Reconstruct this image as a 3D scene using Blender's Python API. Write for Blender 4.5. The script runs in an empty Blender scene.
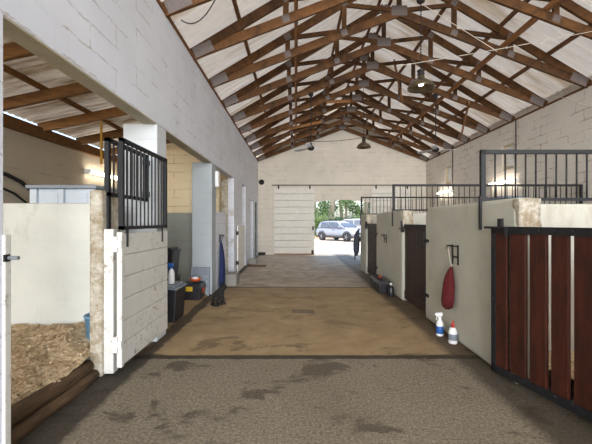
import bpy, bmesh, math, random
from mathutils import Vector, Matrix, noise as mnoise
random.seed(7)
S = bpy.context.scene
COL = S.collection
PI = math.pi

# ------------------------------------------------------------------ camera, world, sun, exposure
H = 1.4
FPX = 350.0
cd = bpy.data.cameras.new('camera'); cam = bpy.data.objects.new('camera', cd); COL.objects.link(cam)
cam.location = (0, 0, H); cam.rotation_euler = (PI/2, 0, 0)
cd.sensor_width = 36.0; cd.lens = FPX/592*36; cd.clip_end = 500; cd.clip_start = 0.05
S.camera = cam

w = bpy.data.worlds.new('sky'); S.world = w; w.use_nodes = True
wn = w.node_tree.nodes; bg = wn['Background']
sky = wn.new('ShaderNodeTexSky'); sky.sky_type = 'NISHITA'; sky.sun_disc = False
sky.sun_elevation = math.radians(52); sky.sun_rotation = math.radians(200)
sky.air_density = 1.0; sky.dust_density = 3.0; sky.ozone_density = 0.6
w.node_tree.links.new(sky.outputs[0], bg.inputs[0]); bg.inputs[1].default_value = 0.20
sl = bpy.data.lights.new('sun', 'SUN'); sl.energy = 1.9; sl.angle = math.radians(2); sl.color = (1, .95, .87)
so = bpy.data.objects.new('sun', sl); COL.objects.link(so)
so.rotation_euler = (math.radians(-16), math.radians(22), 0)

vs = S.view_settings
vs.view_transform = 'Standard'; vs.look = 'None'; vs.gamma = 1; vs.use_curve_mapping = False
vs.exposure = 1.5
S.cycles.max_bounces = 12; S.cycles.diffuse_bounces = 6; S.cycles.use_denoising = True
S.cycles.sample_clamp_indirect = 6

# added fill lamp far behind the camera, standing in for daylight
al = bpy.data.lights.new('doorway_daylight', 'AREA'); al.shape = 'RECTANGLE'; al.size = 11; al.size_y = 6
al.energy = 1900; al.color = (.95, .97, 1)
ao = bpy.data.objects.new('doorway_daylight', al); COL.objects.link(ao)
ao.location = (1.2, -15, 3.0); ao.rotation_euler = (PI/2, 0, 0)

# ------------------------------------------------------------------ materials
def srgb(r, g, b):
    f = lambda c: (c/255/12.92) if c/255 <= .04045 else ((c/255+.055)/1.055)**2.4
    return (f(r), f(g), f(b), 1)

class NT:
    def __init__(s, name):
        s.m = bpy.data.materials.new(name); s.m.use_nodes = True
        s.t = s.m.node_tree; s.n = s.t.nodes; s.b = s.n['Principled BSDF']
        s.tc = s.n.new('ShaderNodeTexCoord')
    def L(s, a, b): s.t.links.new(a, b)
    def new(s, k, **kw):
        nd = s.n.new(k)
        for a, v in kw.items(): setattr(nd, a, v)
        return nd
    def coord(s, scale=(1, 1, 1), swap=None):
        out = s.tc.outputs['Object']
        if swap:
            sp = s.new('ShaderNodeSeparateXYZ'); s.L(out, sp.inputs[0])
            cb = s.new('ShaderNodeCombineXYZ')
            for i, a in enumerate(swap):
                if a is not None: s.L(sp.outputs[a], cb.inputs[i])
            out = cb.outputs[0]
        if scale != (1, 1, 1):
            mp = s.new('ShaderNodeMapping'); mp.inputs['Scale'].default_value = scale
            s.L(out, mp.inputs[0]); out = mp.outputs[0]
        return out
    def noise(s, scale, detail=4, co=None, rough=.6, dist=0):
        nd = s.new('ShaderNodeTexNoise'); nd.inputs['Scale'].default_value = scale
        nd.inputs['Detail'].default_value = detail; nd.inputs['Roughness'].default_value = rough
        nd.inputs['Distortion'].default_value = dist
        s.L(co or s.tc.outputs['Object'], nd.inputs['Vector']); return nd.outputs['Fac']
    def ramp(s, fac, a, b, ca=(0, 0, 0, 1), cb=(1, 1, 1, 1)):
        r = s.new('ShaderNodeValToRGB'); e = r.color_ramp.elements
        e[0].position = a; e[1].position = b; e[0].color = ca; e[1].color = cb
        s.L(fac, r.inputs[0]); return r.outputs[0]
    def mix(s, fac, a, b, mode='MIX'):
        x = s.new('ShaderNodeMix', data_type='RGBA', blend_type=mode)
        for v, i in ((fac, 0), (a, 6), (b, 7)):
            if isinstance(v, (int, float, tuple)): x.inputs[i].default_value = v
            else: s.L(v, x.inputs[i])
        return x.outputs[2]
    def math(s, op, a, b):
        x = s.new('ShaderNodeMath', operation=op)
        for v, i in ((a, 0), (b, 1)):
            if isinstance(v, (int, float)): x.inputs[i].default_value = v
            else: s.L(v, x.inputs[i])
        return x.outputs[0]
    def color(s, c):
        if isinstance(c, tuple): s.b.inputs['Base Color'].default_value = c
        else: s.L(c, s.b.inputs['Base Color'])
    def bump(s, h, strength=.3, dist=.01):
        bp = s.new('ShaderNodeBump'); bp.inputs['Strength'].default_value = strength; bp.inputs['Distance'].default_value = dist
        s.L(h, bp.inputs['Height']); s.L(bp.outputs[0], s.b.inputs['Normal'])
    def set(s, rough=None, metal=None, spec=None):
        if rough is not None: s.b.inputs['Roughness'].default_value = rough
        if metal is not None: s.b.inputs['Metallic'].default_value = metal
        if spec is not None: s.b.inputs['Specular IOR Level'].default_value = spec
        return s.m

def plain(name, c, rough=.6, metal=0, var=.12, scale=8):
    k = NT(name); f = k.ramp(k.noise(scale), .3, .7)
    d = tuple(x*(1-var*2) for x in c[:3])+(1,)
    k.color(k.mix(f, d, c)); return k.set(rough, metal)

def block(name, c, swap, dirt=.5, bw=.8, dado=None, crack=.8, stain=(120, 92, 62)):
    k = NT(name); co = k.coord(swap=swap)
    va = k.new('ShaderNodeVectorMath', operation='MULTIPLY_ADD'); nz = k.new('ShaderNodeTexNoise'); nz.inputs['Scale'].default_value = 7; nz.inputs['Detail'].default_value = 5; nz.inputs['Roughness'].default_value = .7
    k.L(co, nz.inputs['Vector']); k.L(nz.outputs['Color'], va.inputs[0]); va.inputs[1].default_value = (.09, .07, 0); k.L(co, va.inputs[2]); co = va.outputs[0]
    br = k.new('ShaderNodeTexBrick'); k.L(co, br.inputs['Vector'])
    br.inputs['Scale'].default_value = 1; br.inputs['Brick Width'].default_value = bw; br.inputs['Row Height'].default_value = .2
    br.inputs['Mortar Size'].default_value = .009; br.inputs['Mortar Smooth'].default_value = .5
    base = c
    if dado:
        sp = k.new('ShaderNodeSeparateXYZ'); k.L(k.tc.outputs['Object'], sp.inputs[0])
        base = k.mix(k.math('GREATER_THAN', sp.outputs[2], dado[1]), dado[0], c)
    base = k.mix(k.ramp(k.noise(1.3, 5), .3, .75), base, tuple(x*.86 for x in c[:3])+(1,)) if not dado else base
    patch = k.ramp(k.noise(2.6, 6, dist=.8, rough=.7), .46, .6)
    cr = k.math('MULTIPLY', k.math('MULTIPLY', br.outputs['Fac'], patch), crack)
    base = k.mix(cr, base, srgb(150, 126, 98))
    sp_ = k.ramp(k.noise(14, 6, rough=.75), .66, .76)
    pz = k.ramp(k.noise(1.1, 3), .45, .65)
    base = k.mix(k.math('MULTIPLY', k.math('MULTIPLY', sp_, pz), dirt), base, srgb(*stain))
    fl = k.ramp(k.noise(5, 8, rough=.8, dist=1.2, co=k.coord(scale=(.45, .45, 1.6))), .60, .66)
    base = k.mix(k.math('MULTIPLY', k.math('MULTIPLY', fl, k.ramp(k.noise(.9, 3), .4, .6)), .42*crack), base, srgb(168, 152, 126))
    k.color(base)
    h = k.math('ADD', k.math('MULTIPLY', br.outputs['Fac'], -.5), k.math('MULTIPLY', k.noise(9, 5), .8))
    k.bump(h, .4, .006)
    return k.set(.8, spec=.25)

def timber(name, c, c2, stretch=(1, 1, 1), scale=6, rough=.7, rand=.25):
    k = NT(name); co = k.coord(scale=stretch)
    f = k.ramp(k.noise(scale, 6, co=co, dist=.8), .3, .72)
    col = k.mix(f, c2, c)
    if rand:
        oi = k.new('ShaderNodeObjectInfo')
        hs = k.new('ShaderNodeHueSaturation'); k.L(col, hs.inputs['Color'])
        k.L(k.math('ADD', k.math('MULTIPLY', oi.outputs['Random'], rand*2), 1-rand), hs.inputs['Value']); col = hs.outputs[0]
    k.color(col); k.bump(k.noise(scale*3, 4, co=co), .15, .004); return k.set(rough, spec=.3)

YZ, XZ = (1, 2, None), (0, 2, None)
WHITE = srgb(226, 226, 224)
M = {}
M['wall_y'] = block('white_painted_block_lengthwise', srgb(222, 225, 233), YZ, crack=.55)
M['wall_x'] = block('white_painted_block_crosswise', srgb(222, 214, 200), XZ, dirt=.35, crack=.6)
M['wall_r'] = block('white_painted_block_right', srgb(226, 220, 210), YZ, dirt=.3, bw=.4, crack=1.0)
M['cream_y'] = block('cream_block_lengthwise', srgb(214, 203, 184), YZ, dirt=.4, crack=.4)
M['dado_x'] = block('cream_block_over_grey_dado', srgb(226, 210, 176), XZ, dirt=.8, dado=(srgb(150, 156, 150), 1.62))
M['pier_grey'] = block('greyish_pier', srgb(170, 177, 180), XZ, dirt=.6, crack=.3)
M['pier'] = block('white_pier', srgb(206, 210, 212), XZ, dirt=.6, crack=.3)

def plaster(name, c, swap):
    k = NT(name); 
    base = k.mix(k.ramp(k.noise(1.6, 6), .35, .7), tuple(x*.84 for x in c[:3])+(1,), c)
    st = k.ramp(k.noise(3.2, 6, rough=.7, co=k.coord(scale=(1, 1, .35))), .56, .72)
    base = k.mix(k.math('MULTIPLY', st, .45), base, srgb(150, 132, 100))
    sp_ = k.ramp(k.noise(26, 4, rough=.7), .70, .76)
    base = k.mix(k.math('MULTIPLY', sp_, .6), base, srgb(96, 80, 60))
    br = k.new('ShaderNodeTexBrick'); k.L(k.coord(swap=swap), br.inputs['Vector'])
    br.inputs['Scale'].default_value = 1; br.inputs['Brick Width'].default_value = .4; br.inputs['Row Height'].default_value = .2
    br.inputs['Mortar Size'].default_value = .01; br.inputs['Mortar Smooth'].default_value = 1
    k.color(base); k.bump(k.math('ADD', k.math('MULTIPLY', br.outputs['Fac'], -.16), k.noise(7, 6)), .5, .01)
    return k.set(.75, spec=.3)
M['plaster_y'] = plaster('stall_plaster_lengthwise', srgb(198, 197, 182), YZ)
M['plaster_x'] = plaster('stall_plaster_crosswise', srgb(196, 193, 180), XZ)
M['divider'] = plaster('white_stall_plaster', srgb(222, 223, 214), XZ)
M['soffit'] = plaster('beige_soffit_plaster', srgb(186, 178, 156), YZ)
k = NT('rough_broken_concrete'); k.color(k.mix(k.ramp(k.noise(11, 8, rough=.8), .4, .62), srgb(158, 140, 112), srgb(216, 210, 194))); k.bump(k.noise(24, 8, rough=.8), .9, .03); M['rough'] = k.set(.9)

M['truss'] = timber('oiled_brown_pine', srgb(112, 75, 40), srgb(64, 42, 22), (1, 6, 1), 5)
M['runner'] = timber('raw_pine', srgb(176, 128, 84), srgb(136, 92, 56), (6, 1, 6), 4)
M['purlin'] = timber('brown_purlin', srgb(132, 90, 52), srgb(92, 60, 34), (6, 1, 6), 4)
M['rafter'] = timber('lean_to_rafter_wood', srgb(146, 102, 56), srgb(100, 68, 34), (1, 6, 6), 4)
M['plate'] = plain('galvanised_nail_plate', srgb(124, 114, 110), .55, .3, .15, 40)
k = NT('roof_sheet_translucent_white')
rc = k.mix(k.ramp(k.noise(1.2, 6, co=k.coord(scale=(.4, 2, .4))), .48, .7), srgb(236, 230, 220), srgb(196, 176, 146))
k.color(rc); k.set(.55, spec=.3)
tr = k.new('ShaderNodeBsdfTranslucent'); k.L(rc, tr.inputs[0])
mx = k.new('ShaderNodeMixShader'); mx.inputs[0].default_value = .12
k.L(k.b.outputs[0], mx.inputs[1]); k.L(tr.outputs[0], mx.inputs[2])
k.L(mx.outputs[0], k.n['Material Output'].inputs[0]); M['roof'] = k.m
k = NT('lean_to_sheet')
rc = k.mix(k.ramp(k.noise(1.6, 6, co=k.coord(scale=(.5, 2, .5))), .42, .62), srgb(216, 206, 190), srgb(150, 128, 98))
k.color(rc); k.set(.6, spec=.3)
tr = k.new('ShaderNodeBsdfTranslucent'); k.L(rc, tr.inputs[0])
mx = k.new('ShaderNodeMixShader'); mx.inputs[0].default_value = .08
k.L(k.b.outputs[0], mx.inputs[1]); k.L(tr.outputs[0], mx.inputs[2])
k.L(mx.outputs[0], k.n['Material Output'].inputs[0]); M['lean'] = k.m

# floor: grey broomed concrete in front, tan compacted concrete beyond the first cross drain
k = NT('stable_floor_concrete')
sp = k.new('ShaderNodeSeparateXYZ'); k.L(k.tc.outputs['Object'], sp.inputs[0]); X_, Y_ = sp.outputs[0], sp.outputs[1]
grey = k.mix(k.ramp(k.noise(45, 8, rough=.9), .40, .62), srgb(78, 70, 56), srgb(172, 161, 139))
grey = k.mix(k.ramp(k.noise(110, 3, rough=.8), .60, .68), grey, srgb(206, 198, 178))
tan = k.mix(k.ramp(k.noise(3.2, 8, rough=.7), .3, .7), srgb(146, 123, 90), srgb(180, 156, 118))
tan = k.mix(k.math('MULTIPLY', k.ramp(k.noise(40, 5, rough=.8), .5, .7), .4), tan, srgb(104, 86, 62))
far = k.mix(k.ramp(k.noise(2.4, 8, rough=.75), .35, .65), srgb(154, 141, 125), srgb(196, 184, 168))  # paler towards the back: glow from the doorway put into the colour
wob = k.math('MULTIPLY', k.math('SUBTRACT', k.noise(1.5, 3), .5), .1)
Yw = k.math('ADD', Y_, wob)
c = k.mix(k.ramp(Yw, .0, 1.0), grey, tan)
def step(v, e, soft=.02):
    r = k.new('ShaderNodeMapRange'); r.inputs['From Min'].default_value = e-soft; r.inputs['From Max'].default_value = e+soft
    k.L(v, r.inputs['Value']); return r.outputs[0]
c = k.mix(step(Yw, 3.62), grey, tan)
c = k.mix(step(Yw, 7.5), c, far)
blot = k.ramp(k.noise(1.5, 6, rough=.62, dist=.5, co=k.coord(scale=(1, 1.6, 1))), .555, .61)
c = k.mix(k.math('MULTIPLY', blot, k.math('SUBTRACT', .66, k.math('MULTIPLY', step(Yw, 4.2, .6), .36))), c, srgb(62, 53, 42))
blot2 = k.ramp(k.noise(.55, 4), .42, .7)
c = k.mix(k.math('MULTIPLY', blot2, .35), c, srgb(96, 82, 64))
def band(v, a, b, s=.012): return k.math('MULTIPLY', step(v, a, s), k.math('SUBTRACT', 1.0, step(v, b, s)))
rag = k.math('ADD', Y_, k.math('MULTIPLY', k.math('SUBTRACT', k.noise(8, 4), .5), .05))
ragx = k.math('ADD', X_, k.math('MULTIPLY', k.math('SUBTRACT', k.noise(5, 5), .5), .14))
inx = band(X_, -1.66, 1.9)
c = k.mix(k.math('MULTIPLY', k.math('MULTIPLY', band(rag, 3.58, 3.68), inx), .85), c, srgb(34, 28, 23))
c = k.mix(k.math('MULTIPLY', k.math('MULTIPLY', band(rag, 7.47, 7.54), inx), .85), c, srgb(34, 28, 23))
c = k.mix(k.math('MULTIPLY', k.math('MULTIPLY', band(rag, 9.6, 9.66), inx), .4), c, srgb(70, 58, 46))
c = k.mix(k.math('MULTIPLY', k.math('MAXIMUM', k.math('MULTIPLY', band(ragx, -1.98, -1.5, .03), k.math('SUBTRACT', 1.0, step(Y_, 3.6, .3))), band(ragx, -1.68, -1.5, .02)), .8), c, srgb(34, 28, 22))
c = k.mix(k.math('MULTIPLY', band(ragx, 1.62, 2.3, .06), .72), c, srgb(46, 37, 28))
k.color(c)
k.bump(k.math('ADD', k.noise(70, 6, rough=.85), k.math('MULTIPLY', blot, -.3)), .8, .012)
rr = k.math('SUBTRACT', k.math('ADD', .55, k.math('MULTIPLY', k.noise(4, 5), .4)), k.math('MULTIPLY', step(Yw, 10, 3), .38)); k.L(rr, k.b.inputs['Roughness']); M['floor'] = k.set(spec=.35)

M['track'] = plain('weathered_steel_track', srgb(118, 108, 94), .7, .2)
M['vent_frame'] = plain('tan_vent_frame', srgb(196, 176, 146), .7)
M['white_wood'] = plain('white_painted_boards', srgb(226, 222, 212), .6, 0, .05, 5)
k = NT('scuffed_white_boards')
dirt = k.math('MULTIPLY', k.ramp(k.noise(16, 7, rough=.8), .54, .64), k.ramp(k.noise(2.2, 3), .4, .6))
k.color(k.mix(dirt, k.mix(k.noise(3, 5), srgb(196, 194, 186), srgb(218, 216, 208)), srgb(110, 88, 64))); k.bump(k.noise(12, 5), .2, .004); M['scuffed'] = k.set(.65)
M['black'] = plain('black_painted_steel', srgb(24, 25, 28), .6, .1, .2, 20)
M['iron'] = plain('dark_iron', srgb(40, 36, 36), .6, .3, .2, 20)
M['gate_wood'] = timber('red_brown_gate_boards', srgb(70, 33, 21), srgb(38, 18, 12), (6, 6, 1), 3, .5, .15)
M['door_wood'] = timber('dark_weathered_boards', srgb(76, 56, 46), srgb(42, 30, 25), (7, 7, 1), 4, .6, .15)
M['log'] = timber('weathered_log', srgb(104, 82, 58), srgb(62, 46, 32), (5, 1, 5), 4, .8, .1)
M['metal'] = plain('galvanised_steel', srgb(170, 174, 178), .45, .7, .1, 6)
M['cabinet'] = plain('pale_enamelled_metal', srgb(214, 222, 230), .5, 0, .05, 3)
M['cabinet_edge'] = plain('grey_enamelled_metal', srgb(146, 154, 162), .5, 0, .05, 3)
M['aged'] = plain('aged_spun_metal_shade', srgb(122, 110, 90), .3, .85, .12, 6)
M['inner'] = plain('white_enamel_inside', srgb(225, 225, 220), .4)
M['blade'] = plain('pale_fan_blade', srgb(200, 202, 206), .4, .3)
M['black_plastic'] = plain('black_plastic', srgb(38, 38, 42), .4)
M['grey_plastic'] = plain('grey_blue_plastic', srgb(128, 136, 146), .5)
M['white_plastic'] = plain('white_plastic', srgb(232, 232, 232), .4, 0, .02)
M['blue_plastic'] = plain('light_blue_plastic', srgb(112, 160, 196), .45)
M['blue_label'] = plain('blue_label', srgb(40, 96, 170), .5)
M['red_plastic'] = plain('red_plastic', srgb(190, 44, 40), .45)
M['orange'] = plain('orange_plastic', srgb(222, 92, 44), .45)
M['yellow'] = plain('yellow_plastic', srgb(226, 186, 44), .5)
M['green'] = plain('green_label', srgb(60, 170, 90), .5)
M['amber'] = plain('ochre_webbing', srgb(190, 140, 40), .7)
M['navy'] = plain('navy_blue_cloth', srgb(22, 38, 86), .85, 0, .2, 12)
M['charcoal'] = plain('charcoal_cloth', srgb(72, 74, 86), .85, 0, .2, 12)
M['red_cloth'] = plain('dark_red_cloth', srgb(92, 10, 18), .85, 0, .2, 14)
M['dark_green'] = plain('dark_green_paint', srgb(62, 76, 72), .55)
M['rubber'] = plain('black_rubber', srgb(34, 34, 36), .7)
M['concrete'] = plain('grey_concrete', srgb(150, 146, 138), .85, 0, .15, 10)
M['brick_red'] = plain('brown_mat', srgb(120, 92, 70), .95, 0, .2, 30)
M['grate'] = plain('drain_iron', srgb(104, 92, 76), .7, .2, .15, 20)
M['wire_w'] = plain('pale_wire', srgb(206, 196, 180), .6)
M['wire_b'] = plain('dark_wire', srgb(52, 44, 40), .6)
def emis(name, c, st):
    k = NT(name); k.color(c); k.b.inputs['Emission Color'].default_value = c; k.b.inputs['Emission Strength'].default_value = st; return k.m
M['tube_on'] = emis('lit_fluorescent_tube', (1, .90, .74, 1), 6)
M['bulb_on'] = emis('lit_bulb', (1, .95, .88, 1), 4)
k = NT('wood_shavings'); k.color(k.mix(k.ramp(k.noise(30, 6, rough=.8), .36, .66), srgb(150, 122, 88), srgb(228, 208, 172))); k.bump(k.noise(70, 6), .6, .02); M['shavings'] = k.set(.9)
k = NT('wood_flakes'); k.color(k.mix(k.ramp(k.noise(9, 3), .35, .65), srgb(186, 156, 116), srgb(236, 220, 190))); M['flakes'] = k.set(.9)
k = NT('cat_fur'); k.color(k.mix(k.ramp(k.noise(20, 4), .58, .70), srgb(14, 13, 13), srgb(96, 74, 52))); k.bump(k.noise(90, 3), .5, .01); M['fur'] = k.set(.9)
M['eye'] = plain('amber_eye', srgb(190, 150, 60), .2)
k = NT('pale_gravel'); k.color(k.mix(k.ramp(k.noise(1.5, 8, rough=.8), .35, .65), srgb(164, 154, 140), srgb(190, 182, 170))); M['gravel'] = k.set(.95)
M['apron'] = plain('pale_concrete_apron', srgb(206, 203, 198), .8, 0, .05, 3)
M['earth'] = plain('orange_earth', srgb(166, 132, 98), .95, 0, .1, 3)
M['grass'] = plain('grass_green', srgb(112, 132, 72), .9, 0, .2, 3)
M['trunk'] = plain('pale_gum_bark', srgb(150, 140, 128), .9, 0, .15, 6)
for nm, c in (('leaf_a', srgb(92, 118, 70)), ('leaf_b', srgb(122, 144, 92)), ('leaf_c', srgb(68, 94, 58))):
    k = NT(nm); k.color(k.mix(k.noise(1.3, 3), tuple(x*.7 for x in c[:3])+(1,), c)); k.set(.7)
    tr = k.new('ShaderNodeBsdfTranslucent'); tr.inputs[0].default_value = c
    mx = k.new('ShaderNodeMixShader'); mx.inputs[0].default_value = .35
    k.L(k.b.outputs[0], mx.inputs[1]); k.L(tr.outputs[0], mx.inputs[2]); k.L(mx.outputs[0], k.n['Material Output'].inputs[0]); M[nm] = k.m
M['car_paint'] = plain('silver_car_paint', srgb(150, 156, 168), .35, .2, .03, 2)
M['van_paint'] = plain('white_car_paint', srgb(180, 186, 194), .35, .1, .03, 2)
M['car_glass'] = plain('dark_car_glass', srgb(92, 104, 120), .12, .2, .05, 2)
M['car_trim'] = plain('dark_car_trim', srgb(48, 50, 54), .5)
M['lamp_lens'] = plain('headlamp_lens', srgb(220, 224, 228), .15)
M['alloy'] = plain('alloy_wheel', srgb(176, 180, 186), .35, .6)

# ------------------------------------------------------------------ geometry helpers (world coordinates, moved to the parent's origin on build)
class MB:
    def __init__(s): s.bm = bmesh.new()
    def box(s, x0, x1, y0, y1, z0, z1):
        v = [s.bm.verts.new((x, y, z)) for x in (x0, x1) for y in (y0, y1) for z in (z0, z1)]
        for f in ((0, 1, 3, 2), (4, 6, 7, 5), (0, 4, 5, 1), (2, 3, 7, 6), (0, 2, 6, 4), (1, 5, 7, 3)): s.bm.faces.new([v[i] for i in f])
        return s
    def beam(s, p, q, wd, ht, side=None):
        p, q = Vector(p), Vector(q); d = (q-p).normalized()
        if side is None:
            side = d.cross(Vector((0, 0, 1)))
            side = side.normalized() if side.length > 1e-4 else Vector((1, 0, 0))
        else: side = Vector(side).normalized()
        up = side.cross(d).normalized(); vs_ = []
        for e in (p, q):
            for a, b in ((-1, -1), (1, -1), (1, 1), (-1, 1)): vs_.append(s.bm.verts.new(e+side*a*wd/2+up*b*ht/2))
        for f in ((0, 1, 2, 3), (7, 6, 5, 4), (0, 4, 5, 1), (1, 5, 6, 2), (2, 6, 7, 3), (3, 7, 4, 0)): s.bm.faces.new([vs_[i] for i in f])
        return s
    def rings(s, rings, cap=True, close=False):
        R = [[s.bm.verts.new(p) for p in r] for r in rings]; n = len(R[0])
        for a, b in zip(R, R[1:]):
            for i in range(n):
                try: s.bm.faces.new((a[i], a[(i+1) % n], b[(i+1) % n], b[i]))
                except ValueError: pass
        if cap:
            for r in (R[0], R[-1]):
                try: s.bm.faces.new(r)
                except ValueError: pass
        return s
    def tube(s, pts, r, n=8):
        pts = [Vector(p) for p in pts]; rs = r if isinstance(r, (list, tuple)) else [r]*len(pts); rings = []
        ref = Vector((0, 0, 1))
        d0 = (pts[1]-pts[0]).normalized()
        if abs(d0.dot(ref)) > .9: ref = Vector((1, 0, 0))
        for i, p in enumerate(pts):
            d = (pts[min(i+1, len(pts)-1)]-pts[max(i-1, 0)]).normalized()
            a = d.cross(ref); a = a.normalized() if a.length > 1e-4 else Vector((0, 1, 0)); b = d.cross(a).normalized()
            rings.append([p+(a*math.cos(t)+b*math.sin(t))*rs[i] for t in (2*PI*j/n for j in range(n))])
        return s.rings(rings)
    def lathe(s, c, prof, n=20, axis='z'):
        cx, cy, cz = c; rings = []
        for r, z in prof:
            ring = []
            for j in range(n):
                t = 2*PI*j/n; a, b = r*math.cos(t), r*math.sin(t)
                ring.append((cx+a, cy+b, cz+z) if axis == 'z' else ((cx+z, cy+a, cz+b) if axis == 'x' else (cx+a, cy+z, cz+b)))
            rings.append(ring)
        return s.rings(rings)
    def prism(s, pts, axis, a, b):
        """pts: 2-D outline; axis 'x' -> (y,z), 'y' -> (x,z), 'z' -> (x,y)"""
        def P(u, v, t): return (t, u, v) if axis == 'x' else ((u, t, v) if axis == 'y' else (u, v, t))
        return s.rings([[P(u, v, a) for u, v in pts], [P(u, v, b) for u, v in pts]])
    def quad(s, *p): s.bm.faces.new([s.bm.verts.new(x) for x in p]); return s
    def build(s, name, m, parent=None, bevel=0, smooth=False, seg=2):
        bm = s.bm
        bmesh.ops.recalc_face_normals(bm, faces=bm.faces)
        if parent is not None: bmesh.ops.transform(bm, matrix=wm(parent).inverted(), verts=bm.verts)
        me = bpy.data.meshes.new(name); bm.to_mesh(me); bm.free()
        o = bpy.data.objects.new(name, me); COL.objects.link(o)
        if isinstance(m, str): m = M[m]
        me.materials.append(m)
        if parent is not None: o.parent = parent
        if smooth:
            for p in me.polygons: p.use_smooth = True
        if bevel:
            md = o.modifiers.new('soft_edges', 'BEVEL'); md.width = bevel; md.segments = seg; md.limit_method = 'ANGLE'
        return o
def wm(o):
    m = Matrix.LocRotScale(o.location, o.rotation_euler, None)
    return wm(o.parent) @ m if o.parent else m
def tag(o, label, cat, group=None, kind='thing'):
    o['label'] = label; o['category'] = cat; o['kind'] = kind
    if group: o['group'] = group
    return o
def thing(name, label, cat, loc, group=None, rz=0):
    o = bpy.data.objects.new(name, None); o.empty_display_size = .1; COL.objects.link(o); o.location = loc; o.rotation_euler = (0, 0, rz)
    return tag(o, label, cat, group)
def struct(o, label=None):
    o['kind'] = 'structure'
    if label: o['label'] = label; o['category'] = o.name.split('_')[0]
    return o
def dup(r, loc, label, rz=None):
    def cp(o, par):
        c = o.copy(); COL.objects.link(c)
        if par: c.parent = par
        for ch in o.children: cp(ch, c)
        return c
    c = cp(r, None); c.location = loc; c['label'] = label
    if rz is not None: c.rotation_euler = (0, 0, rz)
    return c
def arc(cx, cy, r, a0, a1, n): return [(cx+r*math.cos(a0+(a1-a0)*i/n), cy+r*math.sin(a0+(a1-a0)*i/n)) for i in range(n+1)]

# ------------------------------------------------------------------ setting: floor, walls, roof
XL, XR, YB = -1.62, 5.56, 14.95
XO = -4.0                    # outer wall of the left lean-to
XS = 1.88                    # corridor face of the right-hand stall row
EAVE, XC = 3.97, 1.97
struct(MB().box(XO-.2, XR+.2, -3, YB+.25, -.15, 0).build('floor', 'floor'), 'worn concrete stable floor with dark cross drains')
gr = struct(MB().box(-90, 90, YB+.25, 130, -.3, -.03).build('ground', 'gravel'), 'pale gravel yard outside the far doorway')
struct(MB().box(-1, 5.5, YB+.25, YB+5.5, -.03, -.005).build('ground_apron', 'apron'), 'pale concrete apron outside the far doorway')

# left wall: piers, lintel band, half wall, door openings
def lw(y0, y1, z0, z1, mat='wall_y', th=.16):
    return MB().box(XL-th, XL, y0, y1, z0, z1)
m = MB()
LZ = 2.55
for y0, y1, z0, z1 in ((-3, 1.94, 0, LZ), (-3, YB, LZ, EAVE), (9.15, 10.5, 0, LZ), (11.3, 12.4, 0, LZ), (12.4, 13.2, 2.2, LZ), (13.2, 13.8, 0, LZ), (13.8, 14.6, 2.2, LZ), (14.6, YB, 0, LZ)):
    m.box(XL-.16, XL, y0, y1, z0, z1)
struct(m.build('wall_left', 'wall_y', bevel=.006), 'tall white painted block wall on the left above the open stalls')
struct(MB().box(XL-.4, XL-.001, 4.08, 4.38, 0, LZ).build('wall_left_pier', 'pier', bevel=.015), 'white block pier beside the barred left stall door')
struct(MB().box(XL-.39, XL-.001, 6.75, 7.09, 0, LZ).build('wall_left_pier.001', 'pier_grey', bevel=.015), 'greyish white pier behind the black toolbox')
pts = [(7.09, 0), (8.16, 0)] + [(8.16, 1.4)] + arc(7.96, 1.42, .2, 0, PI/2, 6) + [(7.09, 1.62)]
struct(MB().prism(pts, 'x', XL-.18, XL-.002).build('wall_left_half', 'wall_y', bevel=.02), 'white half wall with the blue coat hanging on it')
struct(MB().box(XL-.34, XL-.16, 9.15, 9.3, 0, LZ).build('trim_1', 'rough', bevel=.01), 'rust stained jamb of the third opening on the left')
# lean-to outer wall, partitions and roof
struct(MB().box(XO-.15, XO, -3, YB, 0, 2.85).build('wall_outer_left', 'cream_y'), 'cream block outer wall of the left stalls')
struct(MB().box(XO, XL-.19, 8.17, 8.32, 0, 3.2).build('wall_partition', 'dado_x'), 'cream and grey painted partition behind the black storage boxes')
struct(MB().box(XO, XL-.16, 11.5, 11.65, 0, 3.2).build('wall_partition.001', 'dado_x'), 'cream partition of the last stall on the left')
struct(MB().box(XL-.158, XL-.004, 1.95, 4.07, LZ-.012, LZ).box(XL-.158, XL-.004, 4.39, 6.74, LZ-.012, LZ).build('trim_10', 'soffit'), 'rough beige plaster on the underside of the left lintel')
struct(MB().box(XO, -1.87, 3.5, 3.65, 0, 1.59).build('wall_stall_divider', 'divider', bevel=.02), 'low white stall wall behind the wood shavings')
struct(MB().box(-1.865, -1.745, 3.15, 3.5, 0, 1.69).build('wall_stall_end', 'rough', bevel=.02), 'dirty rough plaster end of the low white stall wall')
def lean_z(x): return 2.93 + .21*(x-XO)
def corr(x0, z0, x1, z1, y0, y1, pitch=.19, dep=.03):
    m = MB(); a, b = [], []; y = y0
    while y < y1:
        for t, h in ((0, 0), (.12, 0), (.135, 1), (.165, 1), (.18, 0)):
            a.append(m.bm.verts.new((x0, y+t*pitch/.19, z0+h*dep))); b.append(m.bm.verts.new((x1, y+t*pitch/.19, z1+h*dep)))
        y += pitch
    for i in range(len(a)-1): m.bm.faces.new((a[i], a[i+1], b[i+1], b[i]))
    return m
struct(corr(XO-.15, lean_z(XO-.15)+.07, XL, lean_z(XL)+.07, -3, YB, .12, .025).build('ceiling_left', 'lean'), 'corrugated lean-to roof sheets over the left stalls')

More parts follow.
